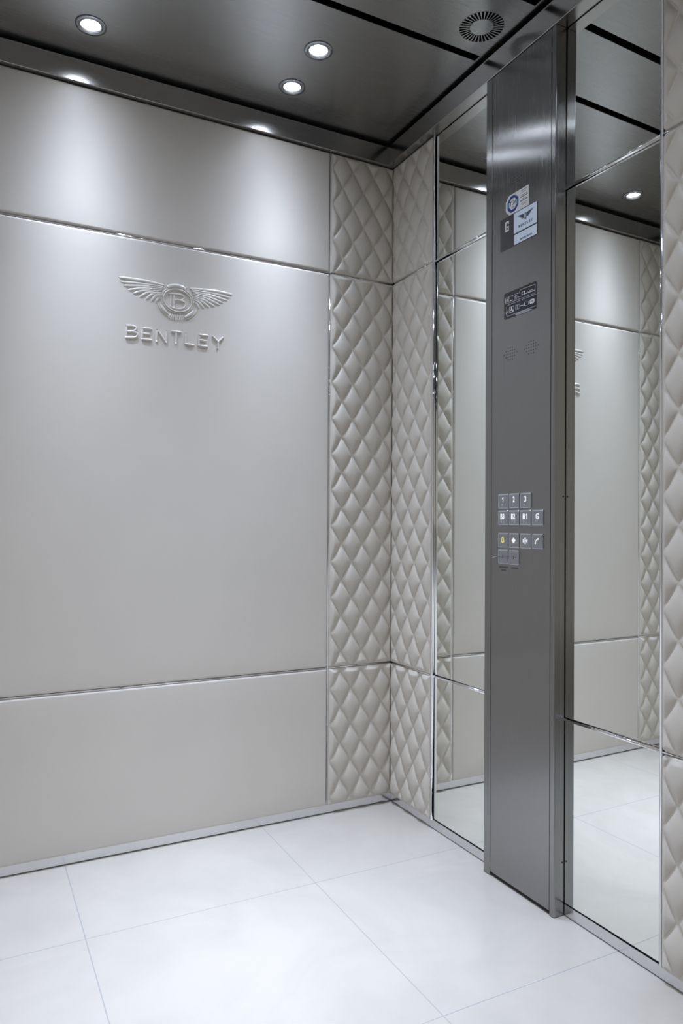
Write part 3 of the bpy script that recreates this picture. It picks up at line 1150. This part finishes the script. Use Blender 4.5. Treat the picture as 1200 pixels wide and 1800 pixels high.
def flat_leaf(bm, p0, p1, w_, mat=0):
    dx, dy = p1[0] - p0[0], p1[1] - p0[1]
    l = math.hypot(dx, dy)
    nx, ny = -dy / l * w_, dx / l * w_
    pts = [p0, (p0[0] + dx * .3 + nx, p0[1] + dy * .3 + ny), (p0[0] + dx * .75 + nx * .9, p0[1] + dy * .75 + ny * .9), p1,
           (p0[0] + dx * .75 - nx * .9, p0[1] + dy * .75 - ny * .9), (p0[0] + dx * .3 - nx, p0[1] + dy * .3 - ny)]
    poly_prism(bm, FB, pts, H0, H1, mat)


for s_ in (-1, 1):
    for k in range(7):
        t = k / 6
        r0y = 0.0046 - 0.0092 * t
        tipx = 0.0335 - 0.0200 * t ** 0.9
        tipy = 0.0078 - 0.0130 * t
        w0 = 0.00078
        x0 = 0.0060
        pts = [(x0, r0y - w0), (x0 + (tipx - x0) * .6, r0y + (tipy - r0y) * .62 - w0), (tipx, tipy), (x0 + (tipx - x0) * .6, r0y + (tipy - r0y) * .75 + w0), (x0, r0y + w0)]
        poly_prism(bm, FB, [(ec[0] + s_ * p, ec[1] + q) for p, q in pts], H0, H1)
disc(bm, FB, ec[0], ec[1] - 0.0004, 0.0074, H0, H1 + 0.0001, 28)
disc(bm, FB, ec[0], ec[1] - 0.0095, 0.0042, H0, H1, 12, ry=0.0016)
disc(bm, FB, ec[0], ec[1] - 0.0004, 0.0062, H0, H1 + 0.0002, 28, mat=1)
disc(bm, FB, ec[0], ec[1] - 0.0004, 0.0056, H0, H1 + 0.0003, 28, mat=0)
text_mesh(bm, FB, 'B', ec[0], ec[1] - 0.0004, 0.0082, H0, H1 + 0.0005, mat=1, bold=0.03)
obj('winged_symbol', bm, [MT['emblem_print'], MT['display_white']], dsp)
bm = nb()
for i, ch in enumerate('BENTLEY'):
    text_mesh(bm, FB, ch, 0.6985 + 0.0081 * i, 1.7893, 0.0062, H0, H1, sx=1.05, bold=0.035)
obj('brand_lettering', bm, MT['emblem_print'], dsp)
bm = nb()
text_mesh(bm, FB, 'GROUND FLOOR', 0.7242, 1.7530, 0.0042, H0, H1, sx=0.98, bold=0.02)
text_mesh(bm, FB, '- · ··  -', 0.7235, 1.7605, 0.0030, H0, H1)
obj('caption_lettering', bm, MT['emblem_print'], dsp)

# --- pictogram plate
bm = nb()
poly_prism(bm, FB, rrect(0.6370, 0.7630, 1.5515, 1.6230, 0.004), HP - 0.001, HP + 0.0012)
pl = obj('instruction_plate', bm, MT['plate'], column, loc=(CX, -0.70, 1.587))
pl['label'] = 'glossy black plate printed with white emergency pictograms'
PH0, PH1 = HP + 0.0010, HP + 0.0015


def onP(X, Y):
    """Tracing coordinates of a 10x enlargement that starts at photo (860, 480)."""
    p = hit(860 + X / 10, 480 + Y / 10, 0, CX)
    return (-p.y, p.z)


def lines(bm, pts, w_, closed=False, mat=0):
    P = list(pts) + ([pts[0]] if closed else [])
    for i in range(len(P) - 1):
        (x0, y0), (x1, y1) = P[i], P[i + 1]
        dx, dy = x1 - x0, y1 - y0
        l = math.hypot(dx, dy) or 1e-6
        nx, ny = -dy / l * w_, dx / l * w_
        ex, ey = dx / l * w_, dy / l * w_
        poly_prism(bm, FB, [(x0 + nx - ex, y0 + ny - ey), (x0 - nx - ex, y0 - ny - ey), (x1 - nx + ex, y1 - ny + ey), (x1 + nx + ex, y1 + ny + ey)], PH0, PH1, mat)


bm = nb()
lw = 0.00035
T = lambda *ps: [onP(*p) for p in ps]
lines(bm, T((285, 445), (285, 550), (805, 350), (808, 195), (560, 290), (538, 305), (530, 345), (285, 445)), lw)
lines(bm, T((820, 370), (345, 560), (308, 580), (302, 740), (312, 765), (420, 725), (470, 705), (820, 572)), lw)
obj('frame_lines', bm, MT['white_mark'], pl)
bm = nb()
# people, no-entry circle, boxed lift symbol and text bars of the upper strip
for X, Y, h in ((292, 505, 40), (318, 490, 36), (345, 470, 62)):
    lines(bm, T((X, Y + h / 2), (X, Y - h / 2)), 0.0008)
    c = onP(X, Y - h / 2 - 12)
    disc(bm, FB, c[0], c[1], 0.0011, PH0, PH1, 10)
lines(bm, T((370, 488), (405, 475)), 0.0011)
c = onP(468, 425)
for k in range(16):
    t0, t1 = 2 * PI * k / 16, 2 * PI * (k + 1) / 16
    lines(bm, [(c[0] + .0052 * math.cos(t0), c[1] + .0052 * math.sin(t0)), (c[0] + .0052 * math.cos(t1), c[1] + .0052 * math.sin(t1))], 0.0005)
lines(bm, [(c[0] - .0036, c[1] + .0036), (c[0] + .0036, c[1] - .0036)], 0.0005)
disc(bm, FB, c[0], c[1] - 0.001, 0.0018, PH0, PH1, 10)
lines(bm, T((515, 425), (515, 408)), 0.0005)
lines(bm, T((530, 418), (560, 405)), 0.0004)
a = onP(572, 390); d_ = onP(628, 300)
poly_prism(bm, FB, rrect(a[0], d_[0], a[1] - .0005, d_[1] - .0015, 0.0006), PH0, PH1)
lines(bm, T((630, 362), (800, 300)), 0.0009)
obj('warning_pictograms', bm, MT['white_mark'], pl)
bm = nb()
mcx = ((a[0] + d_[0]) / 2, (a[1] + d_[1]) / 2 - .001)
disc(bm, FB, mcx[0], mcx[1], 0.0042, PH0 + 0.0003, PH1 + 0.0002, 20)
obj('dark_roundel', bm, MT['plate'], pl)
bm = nb()
text_mesh(bm, FB, 'Max. 8 Persons', (onP(650, 330)[0] + onP(795, 275)[0]) / 2, (onP(650, 330)[1] + onP(795, 275)[1]) / 2, 0.0026, PH0, PH1, sx=0.86)
obj('plate_lettering', bm, MT['white_mark'], pl)
bm = nb()
# alarm pictograms of the lower strip
a, d_ = onP(355, 705), onP(432, 575)
lines(bm, [(a[0], a[1]), (d_[0], a[1]), (d_[0], d_[1]), (a[0], d_[1])], 0.0006, True)
c = ((a[0] + d_[0]) / 2, (a[1] + d_[1]) / 2)
poly_prism(bm, FB, [(c[0] - .0050, c[1] - .0030), (c[0] + .0050, c[1] - .0030), (c[0] + .0028, c[1] + .0010), (c[0] + .0014, c[1] + .0060), (c[0], c[1] + .0068), (c[0] - .0014, c[1] + .0060), (c[0] - .0028, c[1] + .0010)], PH0, PH1)
disc(bm, FB, c[0] + .006, c[1] - .0055, 0.0034, PH0, PH1, 12)
a, d_ = onP(462, 650), onP(525, 545)
lines(bm, [(a[0], a[1]), (d_[0], a[1]), (d_[0], d_[1]), (a[0], d_[1])], 0.00025, True)
c = onP(492, 578); disc(bm, FB, c[0], c[1], 0.0018, PH0, PH1, 10)
c = onP(496, 612); disc(bm, FB, c[0], c[1], 0.0022, PH0, PH1, 10)
lines(bm, T((543, 578), (595, 565)), 0.0009)
p = smooth_path(T((612, 560), (618, 520), (640, 490), (655, 495)), 5)
lines(bm, p, 0.0005)
lines(bm, T((618, 565), (620, 530)), 0.0014)
lines(bm, T((628, 575), (655, 572)), 0.0006)
lines(bm, T((690, 545), (690, 500)), 0.0006)
lines(bm, T((800, 500), (800, 450)), 0.0006)
a, d_ = onP(712, 545), onP(790, 440)
poly_prism(bm, FB, rrect(a[0], d_[0], a[1] - .001, d_[1], 0.004), PH0, PH1)
c = onP(310, 690)
lines(bm, [(c[0] - .004, c[1] - .003), (c[0] + .004, c[1] - .003), (c[0], c[1] + .005)], 0.0004, True)
obj('alarm_pictograms', bm, MT['white_mark'], pl)
bm = nb()
c = ((a[0] + d_[0]) / 2, (a[1] + d_[1]) / 2)
text_mesh(bm, FB, 'PUSH', c[0], c[1], 0.0036, PH0, PH1 + 0.0003, sx=0.9)
obj('bubble_lettering', bm, MT['dark_mark'], pl)
bm = nb()
q = T((450, 738), (480, 700), (700, 625), (760, 632), (700, 672), (560, 720), (470, 745))
poly_prism(bm, FB, q, PH0, PH1 + 0.0001)
obj('worn_patch', bm, MT['button'], pl)['label'] = 'bare grey worn patch at the lower edge'

# --- push buttons
BC = [0.6378, 0.6822, 0.7278, 0.7728]
BR = [1.0505, 1.0046, 0.9432, 0.8976]
BS = 0.0200
BRL = {'1': [(1, 0, 1), (0, 1, 0)], '2': [(1, 1, 0), (0, 0, 0)]}
random.seed(11)


def push_button(c, r, sym, label):
    a, z = BC[c], BR[r]
    bm = nb()
    poly_prism(bm, FB, rrect(a - BS, a + BS, z - BS, z + BS, 0.0030), HP - 0.001, HP + 0.0030)
    es = [e for e in bm.edges if all((FB.n.dot(v.co - FB.O)) > HP + 0.0029 for v in e.verts) and len(e.link_faces) == 2]
    bmesh.ops.bevel(bm, geom=es, offset=0.0012, segments=3, profile=0.6, affect='EDGES')
    bt = obj('push_button', bm, MT['button_rim'], column, loc=(CX, -a, z))
    bt['label'] = label
    bm = nb()
    poly_prism(bm, FB, rrect(a - BS + .0020, a + BS - .0020, z - BS + .0020, z + BS - .0036, 0.0016), HP + 0.0020, HP + 0.00345)
    obj('button_face', bm, MT['button'], bt)
    h0, h1 = HP + 0.0033, HP + 0.0038
    bm = nb()
    mt = MT['glow_mark']
    if sym in ('1', '2', '3', 'B3', 'B2', 'B1', 'G'):
        zc_, ch = z + 0.0040, 0.0145
        if '1' in sym:
            x1 = a + (0.0062 if sym == 'B1' else 0.0006)
            if sym == 'B1':
                text_mesh(bm, FB, 'B', a - 0.0050, zc_, ch, h0, h1, sx=0.78, bold=0.022)
            poly_prism(bm, FB, [(x1 + 0.0011, zc_ - ch / 2), (x1 + 0.0011, zc_ + ch / 2), (x1 - 0.0004, zc_ + ch / 2), (x1 - 0.0016, zc_ + ch / 2 - 0.0020),
                                (x1 - 0.0040, zc_ + ch / 2 - 0.0036), (x1 - 0.0040, zc_ + ch / 2 - 0.0056), (x1 - 0.0011, zc_ + ch / 2 - 0.0042), (x1 - 0.0011, zc_ - ch / 2)], h0, h1)
        else:
            text_mesh(bm, FB, sym, a - (0.002 if len(sym) > 1 else 0.0), zc_, ch, h0, h1, sx=0.78, bold=0.022)
        name = 'engraved_label'
        b2 = nb()
        for cell in range(len(sym)):
            pat = random.sample([(i, j) for i in range(2) for j in range(3)], 4)
            for (i, j) in pat:
                disc(b2, FB, a - 0.006 + cell * 0.0085 + i * 0.0028, z - 0.0130 + j * 0.0026, 0.00070, h0, h1, 8)
        obj('braille_dots', b2, MT['white_mark'], bt)
    elif sym == 'bell':
        name = 'bell_symbol'
        mt = MT['yellow_mark']
        out = [(-.0062, -.0050), (.0062, -.0050), (.0040, -.0020), (.0034, .0050), (.0012, .0080), (-.0012, .0080), (-.0034, .0050), (-.0040, -.0020)]
        for i in range(len(out)):
            p, q = out[i], out[(i + 1) % len(out)]
            dx, dy = q[0] - p[0], q[1] - p[1]
            l = math.hypot(dx, dy); nx, ny = -dy / l * .0009, dx / l * .0009
            poly_prism(bm, FB, [(a + p[0] + nx, z + p[1] + ny), (a + p[0] - nx, z + p[1] - ny), (a + q[0] - nx, z + q[1] - ny), (a + q[0] + nx, z + q[1] + ny)], h0, h1)
        disc(bm, FB, a, z - .0066, .0017, h0, h1, 12)
    elif sym == 'open':
        name = 'open_symbol'
        for s in (-1, 1):
            poly_prism(bm, FB, [(a + s * .0012, z + .0068), (a + s * .0012, z - .0068), (a + s * .0078, z)], h0, h1)
        poly_prism(bm, FB, [(a - .0005, z - .008), (a + .0005, z - .008), (a + .0005, z + .008), (a - .0005, z + .008)], h0, h1)
    elif sym == 'close':
        name = 'close_symbol'
        for s in (-1, 1):
            poly_prism(bm, FB, [(a + s * .0085, z + .0056), (a + s * .0085, z - .0056), (a + s * .0028, z)], h0, h1)
            poly_prism(bm, FB, [(a + s * .0012 - .0007, z - .008), (a + s * .0012 + .0007, z - .008), (a + s * .0012 + .0007, z + .008), (a + s * .0012 - .0007, z + .008)], h0, h1)
    elif sym == 'phone':
        name = 'handset_symbol'
        p = smooth_path([(a - .0068, z - .0070), (a - .0058, z - .0018), (a - .0010, z + .0042), (a + .0056, z + .0064)], 5)
        P = p
        for i in range(len(P) - 1):
            (x0, y0), (x1, y1) = P[i], P[i + 1]
            e = abs(i - (len(P) - 2) / 2) / ((len(P) - 2) / 2)
            wv = .0009 + .0012 * (e > .6)
            dx, dy = x1 - x0, y1 - y0
            l = math.hypot(dx, dy); nx, ny = -dy / l * wv, dx / l * wv
            poly_prism(bm, FB, [(x0 + nx, y0 + ny), (x0 - nx, y0 - ny), (x1 - nx, y1 - ny), (x1 + nx, y1 + ny)], h0, h1)
    else:   # key switch
        name = 'keyhole'
        mt = MT['dark_mark']
        poly_prism(bm, FB, [(a - .0009, z - .0042), (a + .0009, z - .0042), (a + .0009, z + .0042), (a - .0009, z + .0042)], h0, h1)
        if sym == 'switch2':
            disc(bm, FB, a + .0075, z + .0002, .0014, h0, h1, 12)
        b2 = nb()
        disc(b2, FB, a, z, 0.0072, h0 - 0.0004, h1 - 0.0004, 24)
        obj('lock_cylinder', b2, MT['button'], bt)
    obj(name, bm, mt, bt)
    return bt


for c, r, s, lab in ((0, 0, '1', 'square button marked 1'), (1, 0, '2', 'square button marked 2'), (2, 0, '3', 'square button marked 3'),
                     (0, 1, 'B3', 'square button marked B3'), (1, 1, 'B2', 'square button marked B2'), (2, 1, 'B1', 'square button marked B1'),
                     (3, 1, 'G', 'square button marked G'), (0, 2, 'bell', 'square alarm button with a yellow bell'),
                     (1, 2, 'open', 'square door-open button with arrows pointing apart'), (2, 2, 'close', 'square door-close button with arrows pointing together'),
                     (3, 2, 'phone', 'square call button with a white handset'), (0, 3, 'switch1', 'square key switch holding a key'),
                     (1, 3, 'switch2', 'square key switch with an empty keyhole')):
    push_button(c, r, s, lab)
bm = nb()
text_mesh(bm, FB, 'EMERGENCY', 0.6383, 0.8687, 0.0050, HP - .0001, HP + .0002, sx=0.92)
text_mesh(bm, FB, 'DRIVE', 0.6383, 0.8604, 0.0050, HP - .0001, HP + .0002, sx=0.98)
text_mesh(bm, FB, 'FIREMAN', 0.6835, 0.8682, 0.0054, HP - .0001, HP + .0002, sx=0.88)
obj('switch_lettering', bm, MT['dark_mark'], column)

# --- key in the left switch
kz = BR[3] - 0.001
kr = empty('key', (CX - 0.004, -(BC[0] - 0.001), kz), 'small nickel key standing in the left key switch under the bell button', 'key')
FK = Frame((0, 0, kz), (-1, 0, 0), (0, -1, 0))   # lies flat: a = out of the column, n along z
bm = nb()
kf = Frame((CX, -(BC[0] - 0.001), kz), (-1, 0, 0), (0, 0.15, 0.99))
poly_prism(bm, kf, [(0.003, -0.0030), (0.012, -0.0030), (0.014, -0.0055), (0.020, -0.0095), (0.030, -0.0095), (0.034, -0.0055), (0.034, 0.0055), (0.030, 0.0095), (0.020, 0.0095), (0.014, 0.0055), (0.012, 0.0030), (0.003, 0.0030)], -0.001, 0.001)
bmesh.ops.recalc_face_normals(bm, faces=bm.faces)
bmesh.ops.rotate(bm, verts=bm.verts, cent=(CX, -(BC[0] - 0.001), kz), matrix=Matrix.Rotation(R(82), 3, Vector((1, 0, 0))))
obj('key_bow', bm, MT['key'], kr)
